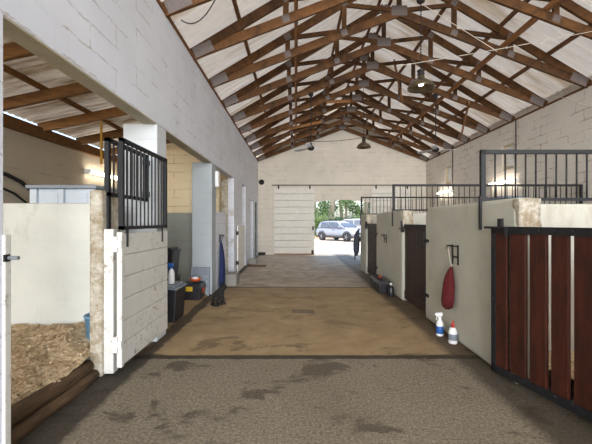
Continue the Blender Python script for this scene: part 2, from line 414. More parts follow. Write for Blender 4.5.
# right wall with two louvred vents, back wall with an arched doorway
wins = ((8.93, 9.42), (12.55, 13.05))
m = MB(); WZ0, WZ1 = 2.78, 3.44
ys = [-3, wins[0][0], wins[0][1], wins[1][0], wins[1][1], YB]
for i in range(5):
    if i % 2 == 0: m.box(XR, XR+.2, ys[i], ys[i+1], 0, EAVE)
    else: m.box(XR, XR+.2, ys[i], ys[i+1], 0, WZ0); m.box(XR, XR+.2, ys[i], ys[i+1], WZ1, EAVE)
struct(m.build('wall_right', 'wall_r'), 'white painted block wall behind the right-hand stalls')
for i, (a, b) in enumerate(wins):
    r = bpy.data.objects.new('window_%d' % (i+1), None); COL.objects.link(r); r.location = (XR+.1, (a+b)/2, WZ0)
    struct(r, ('louvred vent window nearer the camera, high on the right wall', 'louvred vent window farther along the right wall')[i])
    m = MB()
    for z0, z1 in ((WZ0, WZ0+.04), (WZ1-.04, WZ1)): m.box(XR+.02, XR+.12, a, b, z0, z1)
    for y0, y1 in ((a, a+.04), (b-.04, b)): m.box(XR+.02, XR+.12, y0, y1, WZ0, WZ1)
    m.build('window_frame', 'vent_frame', r)
    m = MB(); n = 9
    for j in range(n):
        z = WZ0+.08+j*(WZ1-WZ0-.16)/(n-1); m.beam((XR+.08, a+.04, z), (XR+.08, b-.04, z), .07, .008, (1, 0, -.7))
    m.build('louvres', 'white_wood', r)
m = MB()
DX0, DX1 = .74, 3.2
def arch_z(x): return 2.23 + .13*(1-((x-XC)/((DX1-DX0)/2))**2)
def gable(x): return 4.02+ (6.36-4.02)*(1-abs(x-XC)/(XR-XC))
m.box(XL-.2, DX0, YB, YB+.2, 0, 2.6); m.box(DX1, XR+.2, YB, YB+.2, 0, 2.6)
NA = 24
for q in range(NA):
    xa, xb = DX0+(DX1-DX0)*q/NA, DX0+(DX1-DX0)*(q+1)/NA
    m.prism([(xa, arch_z(xa)), (xb, arch_z(xb)), (xb, 2.6), (xa, 2.6)], 'y', YB, YB+.2)
m.prism([(XL-.2, 2.6), (XR+.2, 2.6), (XR+.2, 3.95), (XC, 6.3), (XL-.2, 3.95)], 'y', YB, YB+.2)
struct(m.build('wall_back', 'wall_x'), 'white block gable wall with an arched doorway to the yard')

# main roof sheets, eave infill, wall plates
def top_z(d): return 6.22-.6*d
RO = .20
for sgn, nm, lab in ((-1, 'ceiling', 'pale ribbed roof sheets of the left slope'), (1, 'ceiling.001', 'pale ribbed roof sheets of the right slope')):
    d = 4.05
    struct(corr(XC, top_z(0)+RO, XC+sgn*d, top_z(d)+RO, -3.2, YB+.5).build(nm, 'roof'), lab)
struct(MB().box(XL-.16, XL-.1, -3, YB, EAVE, 4.24).build('trim_2', 'wall_y'), 'whitish eave infill on top of the left wall')
struct(MB().box(XR+.1, XR+.16, -3, YB, EAVE, 4.24).build('trim_3', 'wall_r'), 'whitish eave infill on top of the right wall')
struct(MB().box(XL-.1, XL+.02, -3, YB, EAVE, EAVE+.04).build('trim_4', 'purlin'), 'brown timber wall plate along the left eave')
struct(MB().box(XR-.02, XR+.1, -3, YB, EAVE, EAVE+.04).build('trim_5', 'purlin'), 'brown timber wall plate along the right eave')

# right-hand stall row (corridor front and partitions)
def front(name, y0, y1, r0, r1, lab):
    Z = 1.61
    p = [(y0, 0), (y1, 0)] + (arc(y1-r1, Z-r1, r1, 0, PI/2, 6) if r1 else [(y1, Z)]) + (arc(y0+r0, Z-r0, r0, PI/2, PI, 6) if r0 else [(y0, Z)])
    return struct(MB().prism(p, 'x', XS, XS+.19).build(name, 'plaster_y', bevel=.04, seg=3), lab)
front('wall_right_stall', 2.98, 5.1, .05, .16, 'plastered stall front with the red bag hanging on it')
front('wall_right_stall.001', 6.2, 8.2, .1, .06, 'plastered stall front between the two dark stall doors')
front('wall_right_stall.002', 9.4, 10.22, .08, .06, 'far end of the plastered stall fronts by the doorway')
front('wall_right_stall.003', -3, 1.84, .05, .05, 'plastered stall front on the camera side of the red-brown gate')
struct(MB().box(XS+.19, XR, .3, .48, 0, 1.58).build('wall_right_partition.003', 'plaster_x', bevel=.02), 'stall partition on the camera side of the red-brown gate')
def rough_end(y, nm, lab):
    m = MB().box(XS+.005, XS+.185, y-.035, y+.05, 1.3, 1.6)
    bmesh.ops.subdivide_edges(m.bm, edges=m.bm.edges, cuts=4, use_grid_fill=True)
    for v in m.bm.verts: v.co += mnoise.noise_vector(v.co*9)*.02
    struct(m.build(nm, 'rough', smooth=True), lab)
rough_end(2.98, 'trim_6', 'broken plaster on the stall wall end above the red-brown gate')
rough_end(6.2, 'trim_7', 'broken plaster on the stall wall end above the dark stall door')
rough_end(9.4, 'trim_8', 'broken plaster above the far dark stall door')
for i, (y, lab) in enumerate(((3.55, 'pale stall partition behind the red-brown gate'), (6.78, 'second stall partition under the long railing'), (10.12, 'last stall partition by the doorway'))):
    struct(MB().box(XS+.19, XR, y-.09, y+.09, 0, 1.58).build('wall_right_partition' + ('.%03d' % i if i else ''), 'plaster_x', bevel=.02), lab)

# ------------------------------------------------------------------ roof trusses, purlins, runners
YT = [4.36+1.165*i for i in range(10)]
def bot_z(d): return 5.40-.38*d
TT = .046
names_t = ['nearest the camera', 'second from the camera', 'third from the camera', 'fourth from the camera', 'fifth from the camera',
           'fifth from the gable wall', 'fourth from the gable wall', 'third from the gable wall', 'second from the gable wall', 'against the gable wall']
t0 = thing('roof_truss', 'brown timber scissor truss, ' + names_t[0], 'roof truss', (XC, YT[0], EAVE), 'roof trusses')
Y0 = YT[0]; SD = (0, 1, 0)
for sg in (-1, 1):
    MB().beam((XC, Y0, top_z(0)), (XC+sg*3.64, Y0, top_z(3.64)), TT, .145, SD).build('top_chord', 'truss', t0)
    MB().beam((XC, Y0, bot_z(0)), (XC+sg*3.64, Y0, bot_z(3.64)), TT, .15, SD).build('bottom_chord', 'truss', t0)
    MB().beam((XC+sg*1.05, Y0, bot_z(1.05)), (XC+sg*1.05, Y0, top_z(1.05)), TT, .09, SD).build('web_post', 'truss', t0)
    MB().beam((XC+sg*2.13, Y0, bot_z(2.13)), (XC+sg*2.13, Y0, top_z(2.13)), TT, .09, SD).build('web_post', 'truss', t0)
    MB().beam((XC+sg*.05, Y0, 5.44), (XC+sg*1.05, Y0, top_z(1.05)-.04), TT, .075, SD).build('web_brace', 'truss', t0)
    MB().beam((XC+sg*1.05, Y0, bot_z(1.05)+.05), (XC+sg*2.13, Y0, top_z(2.13)-.03), TT, .075, SD).build('web_brace', 'truss', t0)
MB().beam((XC, Y0, 5.4), (XC, Y0, 6.2), TT, .09, SD).build('king_post', 'truss', t0)
def plate(x, z, wd, ht, ang=0):
    dx, dz = math.cos(ang)*wd/2, math.sin(ang)*wd/2
    MB().beam((x-dx, Y0, z-dz), (x+dx, Y0, z+dz), TT+.006, ht, SD).build('nail_plate', 'plate', t0)
plate(XC, 5.43, .30, .19); plate(XC, 6.17, .24, .16)
for sg in (-1, 1):
    plate(XC+sg*3.43, 4.12, .32, .17, -sg*.42)
    for d in (1.05, 2.13):
        plate(XC+sg*d, bot_z(d)+.01, .12, .12, -sg*.36); plate(XC+sg*d, top_z(d)-.01, .12, .12, -sg*.54)
for i in range(1, 10): dup(t0, (XC, YT[i], EAVE), 'brown timber scissor truss, ' + names_t[i])
pn = ['at the ridge', 'next below the ridge', 'halfway down', 'third below the ridge', 'lowest']
pd = [.12, 1.03, 1.96, 2.87]
for sg, sn in ((-1, 'left'), (1, 'right')):
    for j, d in enumerate(pd):
        z = top_z(d)+.085+.04
        m = MB().beam((XC+sg*d, 4.2, z), (XC+sg*d, YB, z), .05, .07)
        o = m.build('roof_purlin', 'purlin'); tag(o, ('brown purlin along the %s roof slope, ' % sn) + ('at the ridge', 'second below the ridge', 'third below the ridge', 'nearest the eave')[j], 'purlin', 'roof purlins')
for sg, sn in ((-1, 'left'), (1, 'right')):
    o = MB().beam((XC+sg*1.98, 3.7, bot_z(1.98)+.11), (XC+sg*1.98, YB-.02, bot_z(1.98)+.11), .04, .10).build('bracing_runner', 'runner')
    tag(o, 'pale pine runner tying the trusses together on the %s' % sn, 'brace', 'truss runners')
for (a, b, lab) in (((.9, 10.2, 4.9), (2.6, 12.5, 5.75), 'pale diagonal pine brace near the far left of the ridge'),
                    ((2.55, 9.1, 5.6), (3.1, 10.2, 4.9), 'short pale diagonal brace right of the ridge'),
                    ((4.4, 8.9, 4.45), (5.3, 11.3, 4.05), 'pale diagonal pine brace low on the right roof slope'),
                    ((-.9, 11.4, 4.3), (.9, 12.4, 4.95), 'pale diagonal pine brace low on the left roof slope')):
    tag(MB().beam(a, b, .04, .09).build('diagonal_brace', 'runner'), lab, 'brace', 'diagonal roof braces')

# lean-to rafters and purlins over the left stalls
ry = [2.5, 3.5, 4.5, 5.45, 6.4, 7.4]
rl = ['seen in the top corner of the near opening', 'second along, over the shavings stall', 'third along, over the white cabinet', 'fourth along, above the hanging ochre strap', 'fifth along, behind the barred grille', 'sixth along, just before the cream partition']
for y, l in zip(ry, rl):
    o = MB().beam((XO, y, lean_z(XO)-.07), (XL-.16, y, lean_z(XL-.16)-.07), .05, .14).build('lean_to_rafter', 'rafter'); tag(o, 'brown lean-to rafter ' + l, 'rafter', 'lean-to rafters')
for x, l in ((-3.25, 'lower lean-to purlin over the left stall'), (-2.5, 'upper lean-to purlin over the left stall')):
    tag(MB().beam((x, -2.9, lean_z(x)+.03), (x, 8.15, lean_z(x)+.03), .05, .06).build('lean_to_purlin', 'rafter'), 'brown ' + l, 'purlin', 'lean-to purlins')
struct(MB().box(XO, XO+.08, -3, 8.17, 2.70, 2.86).build('trim_9', 'rafter'), 'brown timber plate along the outer wall of the left stalls')

# ------------------------------------------------------------------ back wall: sliding doors, rail, bell
tag(MB().box(-1.02, 4.95, YB-.07, YB-.02, 2.95, 2.99).build('door_track', 'track'), 'dark sliding door track across the gable wall', 'track')
def sliding(x0, x1, lab, latch):
    t = thing('sliding_door', lab, 'door', ((x0+x1)/2, YB-.05, .06), 'sliding barn doors')
    m = MB(); n = 10
    for i in range(n): z0 = .06+i*.283; m.box(x0, x1, YB-.085, YB-.04, z0, z0+.265)
    m.build('boards', 'white_wood', t, bevel=.006)
    for x in (x0+.2, x1-.2):
        MB().box(x-.03, x+.03, YB-.095, YB-.084, 2.80, 2.95).build('hanger', 'iron', t)
    MB().box(x0, x1, YB-.082, YB-.045, .02, .06).build('bottom_edge', 'runner', t)
    if latch:
        MB().box(x1-.1, x1-.04, YB-.11, YB-.084, 1.05, 1.22).build('latch', 'iron', t)
        MB().box(x1-.14, x1-.04, YB-.11, YB-.084, .05, .2).build('bolt', 'iron', t)
sliding(-.94, .79, 'white boarded sliding door left of the arched doorway', True)
sliding(3.2, 4.93, 'white boarded sliding door right of the doorway, behind the railings', False)
b = thing('alarm_bell', 'round black bell high on the gable wall', 'bell', (-1.47, YB-.02, 3.1))
MB().lathe((-1.47, YB-.12, 3.1), [(0, 0), (.06, .005), (.1, .03), (.115, .07), (.115, .12)], 20, 'y').build('gong', 'iron', b, smooth=True)
tag(MB().box(-1.62+.02, -1.3, YB-.16, YB-.02, 0, .11).build('door_stop', 'rubber', bevel=.01), 'small black block on the floor below the bell', 'door stop')

# ------------------------------------------------------------------ left stall door with barred grille, jamb posts
jp = thing('jamb_post', 'white timber door post between the shavings stall and the barred door', 'post', (-1.70, 3.23, 0))
MB().box(-1.765, -1.66, 3.18, 3.27, .02, 1.335).build('post_timber', 'scuffed', jp, bevel=.006)
np_ = thing('slam_post', 'white post with a bolt keep on the near edge of the shavings stall', 'post', (-1.62, 1.98, 0))
MB().box(-1.68, -1.605, 1.93, 1.975, 0, 1.33).build('post_timber', 'scuffed', np_, bevel=.006)
MB().box(-1.612, -1.60, 1.925, 1.96, 1.18, 1.22).build('bolt_plate', 'iron', np_)
MB().tube([(-1.60, 1.95, 1.20), (-1.545, 1.95, 1.20)], .011).build('bolt', 'metal', np_)

d = thing('half_door', 'white boarded half door with black barred grille, folded open against the left pier', 'door', (-1.59, 3.14, 0), rz=0)
m = MB(); n = 6
for i in range(n): z0 = .10+i*.2; m.box(-1.605, -1.57, 3.17, 4.28, z0, z0+.196)
m.build('boards', 'scuffed', d, bevel=.006)
MB().box(-1.61, -1.563, 3.14, 3.185, .09, 1.31).build('edge_stile', 'scuffed', d, bevel=.005)
for z in (.3, 1.2):
    MB().box(-1.665, -1.56, 3.12, 3.15, z-.03, z+.03).box(-1.64, -1.595, 3.115, 3.15, z-.07, z+.07).build('hinge', 'white_wood', d, bevel=.006)
gr_ = MB()
GZ0, GZ1, GX = 1.33, 2.16, -1.575
gr_.box(GX-.02, GX+.02, 3.14, 3.18, GZ0, GZ1).box(GX-.02, GX+.02, 4.19, 4.23, GZ0, GZ1).box(GX-.02, GX+.02, 3.14, 4.23, GZ1-.033, GZ1).box(GX-.02, GX+.02, 3.14, 4.23, GZ0, GZ0+.033)
g = gr_.build('grille', 'black', d)
for i in range(10):
    y = 3.18+(4.19-3.18)*(i+1)/11
    MB().tube([(GX, y, GZ0+.02), (GX, y, GZ1-.02)], .008).build('bar', 'black', g)
for y in (3.25, 4.1): MB().box(GX+.0, GX+.015, y-.012, y+.012, 1.17, GZ0+.01).build('strap', 'black', g)

wg = thing('window_grille', 'black barred grille with a long post, behind the folded stall door', 'grille', (-1.745, 3.2, 1.33))
ob = MB().box(-1.765, -1.725, 3.22, 3.265, 1.335, 2.18).box(-1.765, -1.725, 4.03, 4.07, 1.64, 2.18).box(-1.765, -1.725, 3.22, 4.07, 2.145, 2.18).box(-1.765, -1.725, 3.22, 4.07, 1.64, 1.675)
ob.build('frame', 'black', wg)
for i in range(8):
    y = 3.265+(4.03-3.265)*(i+1)/9
    MB().tube([(-1.745, y, 1.65), (-1.745, y, 2.18)], .009).build('bar', 'black', wg)
for z in (1.72, 2.08): MB().box(-1.755, -1.70, 4.0, 4.07, z-.03, z+.03).build('hinge', 'black', wg)

# sill logs
for z, r, lab, zz in ((.105, .062, 'round brown log across the mouth of the shavings stall, the upper one', .145), (.03, .05, 'brown log on the floor under the upper sill log', .03)):
    pts = [((-1.86 if r > .055 else -1.80)+(.012*math.sin(i*1.7)), 1.0+2.14*i/10, zz+(z-zz)*i/10) for i in range(11)]
    tag(MB().tube(pts, [r*(1+.06*math.sin(i*2.3)) for i in range(11)], 14).build('sill_log', 'log', smooth=True), lab, 'log', 'stall sill logs')

# wood shavings
def bedding(nm, x0, x1, y0, y1, hf, lab, nf, seed):
    rnd = random.Random(seed); nx, ny = 56, 56; m = MB(); V = []
    def z(x, y): return max(.01, hf(x, y)+.05*mnoise.noise(Vector((x*2.1, y*2.1, seed)))+.03*mnoise.noise(Vector((x*6, y*6, seed))) + .012*mnoise.noise(Vector((x*18, y*18, seed))))
    for j in range(ny+1):
        V.append([m.bm.verts.new((x0+(x1-x0)*i/nx, y0+(y1-y0)*j/ny, z(x0+(x1-x0)*i/nx, y0+(y1-y0)*j/ny))) for i in range(nx+1)])
    for j in range(ny):
        for i in range(nx): m.bm.faces.new((V[j][i], V[j][i+1], V[j+1][i+1], V[j+1][i]))
    for q in range(nf):
        x, y = rnd.uniform(x0, x1), rnd.uniform(y0, y1); c = Vector((x, y, z(x, y)+.008))
        a = Vector((rnd.uniform(-1, 1), rnd.uniform(-1, 1), rnd.uniform(-.5, .5))).normalized()*rnd.uniform(.008, .02)
        b_ = a.cross(Vector((rnd.uniform(-.4, .4), rnd.uniform(-.4, .4), 1))).normalized()*rnd.uniform(.005, .012)
        m.quad(c-a-b_, c+a-b_, c+a+b_, c-a+b_)
    o = m.build(nm, 'shavings', smooth=False)
    tag(o, lab, 'wood shavings', None, 'stuff'); return o
bedding('wood_shavings', XO+.05, -1.83, .4, 3.48, lambda x, y: .21+.04*math.sin(x*2)+.11*max(0, y-2.2) - .12*max(0, (x+2.1)/.25), 'heap of pale wood shavings bedding inside the left stall', 9000, 3)
bedding('wood_shavings', XS+.25, XR-.1, 1.2, 3.4, lambda x, y: .16, 'wood shavings bedding behind the red-brown gate', 2500, 5)

bk = thing('bucket', 'light blue bucket behind the dirty end of the low stall wall', 'bucket', (-1.92, 3.38, .19))
MB().lathe((-1.92, 3.38, .19), [(0, 0), (.085, 0), (.105, .3), (.115, .3), (.115, .32), (.1, .32), (.082, .02), (0, .02)], 20).build('pail', 'blue_plastic', bk, smooth=True)
MB().tube([(-1.92+.108*math.cos(t), 3.38-.09*math.sin(t), .49-.07*math.sin(t)) for t in [PI*i/10 for i in range(11)]], .004, 6).build('handle', 'metal', bk)

# white metal cabinet behind the low wall
cb = thing('metal_cabinet', 'pale metal cabinet with recessed panels standing behind the low stall wall', 'cabinet', (-2.62, 3.9, 0))
CX0, CX1 = -3.0, -2.25
MB().box(CX0+.01, CX1-.01, 3.96, 4.7, 0, 1.775).build('body', 'cabinet', cb, bevel=.01)
MB().box(CX0-.02, CX1+.02, 3.9, 4.72, 1.775, 1.815).build('lid', 'cabinet_edge', cb, bevel=.008)
for x0, x1 in ((CX0+.01, CX0+.09), (CX1-.42, CX1-.36), (CX1-.09, CX1-.01)): MB().box(x0, x1, 3.925, 3.965, .02, 1.77).build('upright', 'cabinet', cb, bevel=.006)
for x0, x1 in ((CX0+.13, CX1-.44), (CX1-.34, CX1-.11)): MB().box(x0, x1, 3.95, 3.968, .9, 1.72).build('panel', 'cabinet', cb, bevel=.006)

hs = [(XO+.034, y_, z_) for y_, z_ in ((4.0, 2.12), (4.4, 2.10), (4.8, 2.05), (5.05, 1.98), (5.25, 1.87), (5.4, 1.68), (5.5, 1.3))]
tag(MB().tube(hs, .028, 8).build('water_hose', 'rubber', smooth=True), 'dark hose looping along the outer wall left of the cabinet, the thicker one', 'hose')
tag(MB().tube([(x-.012, y-.1, z-.18) for x, y, z in hs], .016, 8).build('water_hose', 'rubber', smooth=True), 'thin dark hose just below the thicker hose', 'hose')
tag(MB().tube([(-3.03, 5.45, 2.96), (-3.03, 5.45, 2.30)], .018, 6).build('hanging_strap', 'amber'), 'ochre strap hanging from a lean-to rafter', 'strap')

# fluorescent fittings
def fluoro(y, x, z, sg, lab):
    t = thing('tube_light', lab, 'light', (x, y, z), 'fluorescent tube lights')
    MB().box(min(x, x+sg*.05), max(x, x+sg*.05), y-.6, y+.6, z-.035, z+.035).build('housing', 'white_plastic', t, bevel=.006)
    MB().tube([(x+sg*.08, y-.57, z), (x+sg*.08, y+.57, z)], .036, 12).build('tube', 'tube_on', t, smooth=True)
    for e in (-.59, .57): MB().box(min(x, x+sg*.12), max(x, x+sg*.12), y+e, y+e+.025, z-.038, z+.038).build('end_cap', 'white_plastic', t)
fluoro(7.2, XO, 2.36, 1, 'lit fluorescent tube on the outer wall of the left stalls')
fluoro(9.33, XR, 2.45, -1, 'lit fluorescent tube below the nearer louvred vent')
fluoro(12.95, XR, 2.5, -1, 'lit fluorescent tube below the farther louvred vent')
fluoro(10.0, XO, 2.40, 1, 'lit fluorescent tube in the last left stalls')
fluoro(2.4, XO, 2.40, 1, 'added out-of-view fluorescent tube lighting the nearest left stall')  # unseen tube, added to brighten the shavings stall

# conduits on the right wall
for y, z0, z1, lab in ((8.83, 2.62, 3.97, 'thin dark conduit beside the nearer louvred vent'), (12.4, 2.5, 3.97, 'thin dark conduit beside the farther louvred vent')):
    tag(MB().tube([(XR-.012, y, z0), (XR-.012, y, z1)], .012, 6).build('conduit', 'iron'), lab, 'conduit', 'wall conduits')
tag(MB().box(XL, XL+.07, 6.98, 7.16, 2.10, 2.42).build('wall_light', 'white_plastic', bevel=.02), 'small white bulkhead lamp on the left wall by the grey pier', 'light')
# ------------------------------------------------------------------ left storage bay
def bin_(nm, lab, x0, x1, y0, y1, z0, z1, cat='storage box', grp=None, label=False, lidm='black_plastic'):
    t = thing(nm, lab, cat, ((x0+x1)/2, (y0+y1)/2, z0), grp); i = .03
    lid = z1-.06
    m = MB(); 
    m.rings([[(x0+i, y0+i, z0), (x1-i, y0+i, z0), (x1-i, y1-i, z0), (x0+i, y1-i, z0)], [(x0, y0, lid), (x1, y0, lid), (x1, y1, lid), (x0, y1, lid)]])
    m.build('tub', 'black_plastic', t, bevel=.015)
    MB().box(x0-.015, x1+.015, y0-.015, y1+.015, lid, lid+.025).box(x0+.03, x1-.03, y0+.03, y1-.03, lid+.02, z1).build('lid', lidm, t, bevel=.012)
    for x in (x0+.1, x1-.1): MB().box(x-.03, x+.03, y0-.02, y0+.0, lid-.05, lid+.01).build('clip', 'black_plastic', t)
    if label: MB().box(x1-.16, x1-.03, y0-.004, y0+.02, z0+.17, z0+.3).build('label_card', label, t)
    return t
bin_('storage_box', 'black lidded storage box, lower of the stack behind the left pier', -2.6, -2.06, 5.85, 6.24, 0, .5, grp='black storage boxes', label='green')
bin_('storage_box', 'black lidded storage box, upper of the stack behind the left pier', -2.6, -2.06, 5.85, 6.24, .5, .96, grp='black storage boxes')
tb = bin_('storage_tub', 'tall black tub with a ridged grey lid at the foot of the left pier', -2.06, -1.65, 4.82, 5.26, 0, .52, 'tub', None, False, 'grey_plastic')
def spray(lab, x, y, z, bodym, labelm, trigm, h=.28):
    t = thing('spray_bottle', lab, 'bottle', (x, y, z)); q = h/.28
    MB().lathe((x, y, z), [(0, 0), (.038*q, 0), (.042*q, .01), (.042*q, .13*q), (.034*q, .165*q), (.016*q, .195*q), (.016*q, .21*q), (0, .21*q)], 16).build('bottle_body', bodym, t, smooth=True)
    if labelm: MB().lathe((x, y, z), [(.0425*q, .03*q), (.0435*q, .031*q), (.0435*q, .115*q), (.0425*q, .116*q)], 16).build('label_band', labelm, t, smooth=True)
    m = MB().lathe((x, y, z+.2*q), [(0, 0), (.019*q, 0), (.019*q, .025*q), (.012*q, .03*q), (0, .03*q)], 12)
    m.box(x-.045*q, x+.03*q, y-.013*q, y+.013*q, z+.232*q, z+.272*q).box(x-.06*q, x-.045*q, y-.008*q, y+.008*q, z+.24*q, z+.262*q)
    m.beam((x-.03*q, y, z+.235*q), (x-.045*q, y, z+.185*q), .012*q, .01*q)
    m.build('trigger_head', trigm, t, bevel=.003)
spray('white spray bottle with a blue trigger head standing on the black tub', -1.78, 5.0, .521, 'white_plastic', None, 'blue_label', .3)
# toolbox
def toolbox(nm, lab, x0, x1, y0, y1, z1, extra):
    t = thing(nm, lab, 'toolbox', ((x0+x1)/2, (y0+y1)/2, 0)); i = .02; lid = z1-.07
    MB().rings([[(x0+i, y0+i, 0), (x1-i, y0+i, 0), (x1-i, y1-i, 0), (x0+i, y1-i, 0)], [(x0, y0, lid), (x1, y0, lid), (x1, y1, lid), (x0, y1, lid)]]).build('base_tray', 'black_plastic', t, bevel=.012)
    MB().rings([[(x0-.008, y0-.008, lid), (x1+.008, y0-.008, lid), (x1+.008, y1+.008, lid), (x0-.008, y1+.008, lid)], [(x0+.02, y0+.02, z1), (x1-.02, y0+.02, z1), (x1-.02, y1-.02, z1), (x0+.02, y1-.02, z1)]]).build('lid', 'black_plastic', t, bevel=.01)
    if extra:
        cx = (x0+x1)/2-.0; MB().box(cx-.09, cx+.03, y0-.018, y0+.0, lid-.06, lid+.02).build('latch', 'yellow', t, bevel=.004)
        MB().box(x1+.0, x1+.004, y0+.12, y0+.24, .1, .2).build('sticker', 'orange', t)
    else:
        for y in (y0+.15, y1-.15): MB().box(x0-.018, x0, y-.04, y+.04, lid-.06, lid+.02).build('latch', 'iron', t)
    MB().tube([((x0+x1)/2, y0+.12, z1-.01), ((x0+x1)/2, y0+.12, z1+.03), ((x0+x1)/2, y1-.12, z1+.03), ((x0+x1)/2, y1-.12, z1-.01)], .01, 8).build('handle', 'black_plastic', t)
    return t
toolbox('toolbox', 'black toolbox with a yellow latch in front of the grey pier', -2.06, -1.70, 6.26, 6.6, .29, True)
tray = thing('tray', 'orange tray holding white cloth on the toolbox with the yellow latch', 'tray', (-1.84, 6.42, .322))
MB().lathe((-1.84, 6.40, .322), [(0, 0), (.08, 0), (.1, .05), (.105, .05), (.085, .012), (0, .012)], 18).build('dish', 'orange', tray, smooth=True)
MB().lathe((-1.85, 6.40, .334), [(0, 0), (.07, 0), (.06, .05), (.03, .065), (0, .068)], 12).build('folded_cloth', 'white_plastic', tray, smooth=True)
# grey plastic step leaning against the pillar
st = thing('folding_step', 'grey plastic folding step leaning on the pier behind the toolbox', 'step stool', (-1.82, 6.68, 0))
for x in (-1.985, -1.665): MB().beam((x, 6.64, 0), (x, 6.70, .54), .035, .04).build('leg', 'grey_plastic', st, bevel=.006)
MB().beam((-2.0, 6.69, .46), (-1.65, 6.69, .46), .03, .16).build('top_panel', 'grey_plastic', st, bevel=.01)
for z in (.32, .18): MB().beam((-1.98, 6.67, z), (-1.67, 6.67, z), .025, .06).build('rung', 'grey_plastic', st, bevel=.006)

def hook(lab, X, y, z0, z1, sg, wd=.14):
    t = thing('bridle_rack', lab, 'hook', (X, y, z0)); 
    MB().box(min(X, X+sg*.012), max(X, X+sg*.012), y-wd/2, y-wd/2+.02, z0, z1).box(min(X, X+sg*.012), max(X, X+sg*.012), y+wd/2-.02, y+wd/2, z0, z1).box(min(X, X+sg*.012), max(X, X+sg*.012), y-wd/2, y+wd/2, z0+.08, z0+.1).build('back_frame', 'iron', t)
    m = MB()
    for yy in (y-wd/2+.01, y+wd/2-.01): m.tube([(X+sg*.006, yy, z1-.01), (X+sg*.07, yy, z1-.01), (X+sg*.075, yy, z1-.05)], .008, 6)
    m.tube([(X+sg*.07, y-wd/2, z1-.01), (X+sg*.07, y+wd/2, z1-.01)], .008, 6).build('arm', 'iron', t)
    return t
hook('small black rack above the blue coat on the left half wall', XL, 7.45, .97, 1.13, 1)
hook('black rack on the wall above the hanging red bag', XS, 4.12, .9, 1.13, -1, .16)
hook('black rack on the stall front between the two dark doors', XS, 7.35, .96, 1.14, -1, .2)

def drape(st_, n=28, folds=5, amp=.15, ph=0):
    """stations (z, cx, cy, rx, ry) from top to bottom"""
    m = MB(); rings = []
    for i, (z, cx, cy, rx, ry) in enumerate(st_):
        t = i/(len(st_)-1); rings.append([(cx+rx*math.cos(a)*(1+amp*t*math.sin(folds*a+ph+t*1.5)), cy+ry*math.sin(a)*(1+amp*t*math.sin(folds*a+ph+t*1.5)), z+.015*math.sin(3*a)*t) for a in (2*PI*j/n for j in range(n))])
    return m.rings(rings)
c_ = thing('coat', 'navy blue coat hanging from the rack on the left half wall', 'coat', (-1.55, 7.4, .04))
drape([(.99, -1.585, 7.38, .012, .015), (.93, -1.575, 7.38, .025, .05), (.8, -1.565, 7.38, .038, .09), (.6, -1.555, 7.38, .05, .12), (.4, -1.55, 7.38, .055, .14), (.2, -1.55, 7.36, .055, .15), (.06, -1.55, 7.35, .05, .14)], folds=6).build('cloth', 'navy', c_, smooth=True)
MB().tube([(-1.555, 7.40, 1.1), (-1.56, 7.39, 1.03), (-1.58, 7.38, .985)], .007, 6).build('loop', 'navy', c_)
# cat
def skin_obj(name, verts, edges, radii, m, parent, sub=2):
    me = bpy.data.meshes.new(name); me.from_pydata(verts, edges, []); o = bpy.data.objects.new(name, me); COL.objects.link(o)
    me.materials.append(M[m]); md = o.modifiers.new('body_surface', 'SKIN'); md.use_smooth_shade = True
    for i, sv in enumerate(me.skin_vertices[0].data):
        r = radii[i]; sv.radius = r if isinstance(r, tuple) else (r, r); sv.use_root = (i == 0)
    o.modifiers.new('smoothing', 'SUBSURF').levels = sub; o.modifiers['smoothing'].render_levels = sub
    o.parent = parent; return o
ct = thing('cat', 'black and brown cat sitting on the floor below the blue coat', 'cat', (-1.30, 5.95, 0), rz=math.radians(12))
V = [(-.055, 0, .095), (-.04, 0, .155), (0, 0, .21), (.035, 0, .25), (.055, 0, .285), (.085, 0, .305), (.128, 0, .292),  # spine, neck, head, muzzle
     (.045, .034, .16), (.065, .036, .08), (.07, .036, .02), (.105, .036, .017),
     (.045, -.034, .16), (.065, -.036, .08), (.07, -.036, .02), (.105, -.036, .017),
     (-.03, .06, .07), (.03, .07, .024), (.06, .07, .018),
     (-.03, -.06, .07), (.03, -.07, .024), (.06, -.07, .018),
     (-.13, -.02, .03), (-.13, -.09, .022), (-.07, -.14, .018), (.0, -.14, .016),
     (.05, .036, .34), (.044, .048, .368), (.05, -.036, .34), (.044, -.048, .368)]
E = [(0, 1), (1, 2), (2, 3), (3, 4), (4, 5), (5, 6), (2, 7), (7, 8), (8, 9), (9, 10), (2, 11), (11, 12), (12, 13), (13, 14), (0, 15), (15, 16), (16, 17), (0, 18), (18, 19), (19, 20), (0, 21), (21, 22), (22, 23), (23, 24), (4, 25), (25, 26), (4, 27), (27, 28)]
Rr = [.10, .092, .068, .044, .046, .05, .024, .028, .022, .018, .017, .028, .022, .018, .017, .055, .024, .02, .055, .024, .02, .022, .02, .018, .014, .018, .006, .018, .006]
skin_obj('body', V, E, Rr, 'fur', ct)
for s_ in (-1, 1): MB().lathe((0, 0, 0), [(0, -.006), (.004, -.004), (.006, 0), (.004, .004), (0, .006)], 10).build('eye', 'eye', None, smooth=True).parent = ct
for e_, s_ in zip([c for c in ct.children if c.name.startswith('eye')], (-1, 1)): e_.location = (.118, s_*.026, .315)
# mounting block, far step, mat
tag(MB().box(-1.58, -1.30, 7.62, 8.05, 0, .26).build('mounting_block', 'concrete', bevel=.012), 'grey concrete mounting block beside the blue coat', 'step')
tag(MB().box(-1.58, -1.32, 11.62, 11.95, 0, .16).build('door_step', 'concrete', bevel=.01), 'small dark grey step by a far left doorway', 'step')
tag(MB().box(-1.5, -.95, 10.9, 11.35, 0, .015).build('door_mat', 'brick_red', bevel=.004), 'brown mat on the floor near the far left doorway', 'mat')
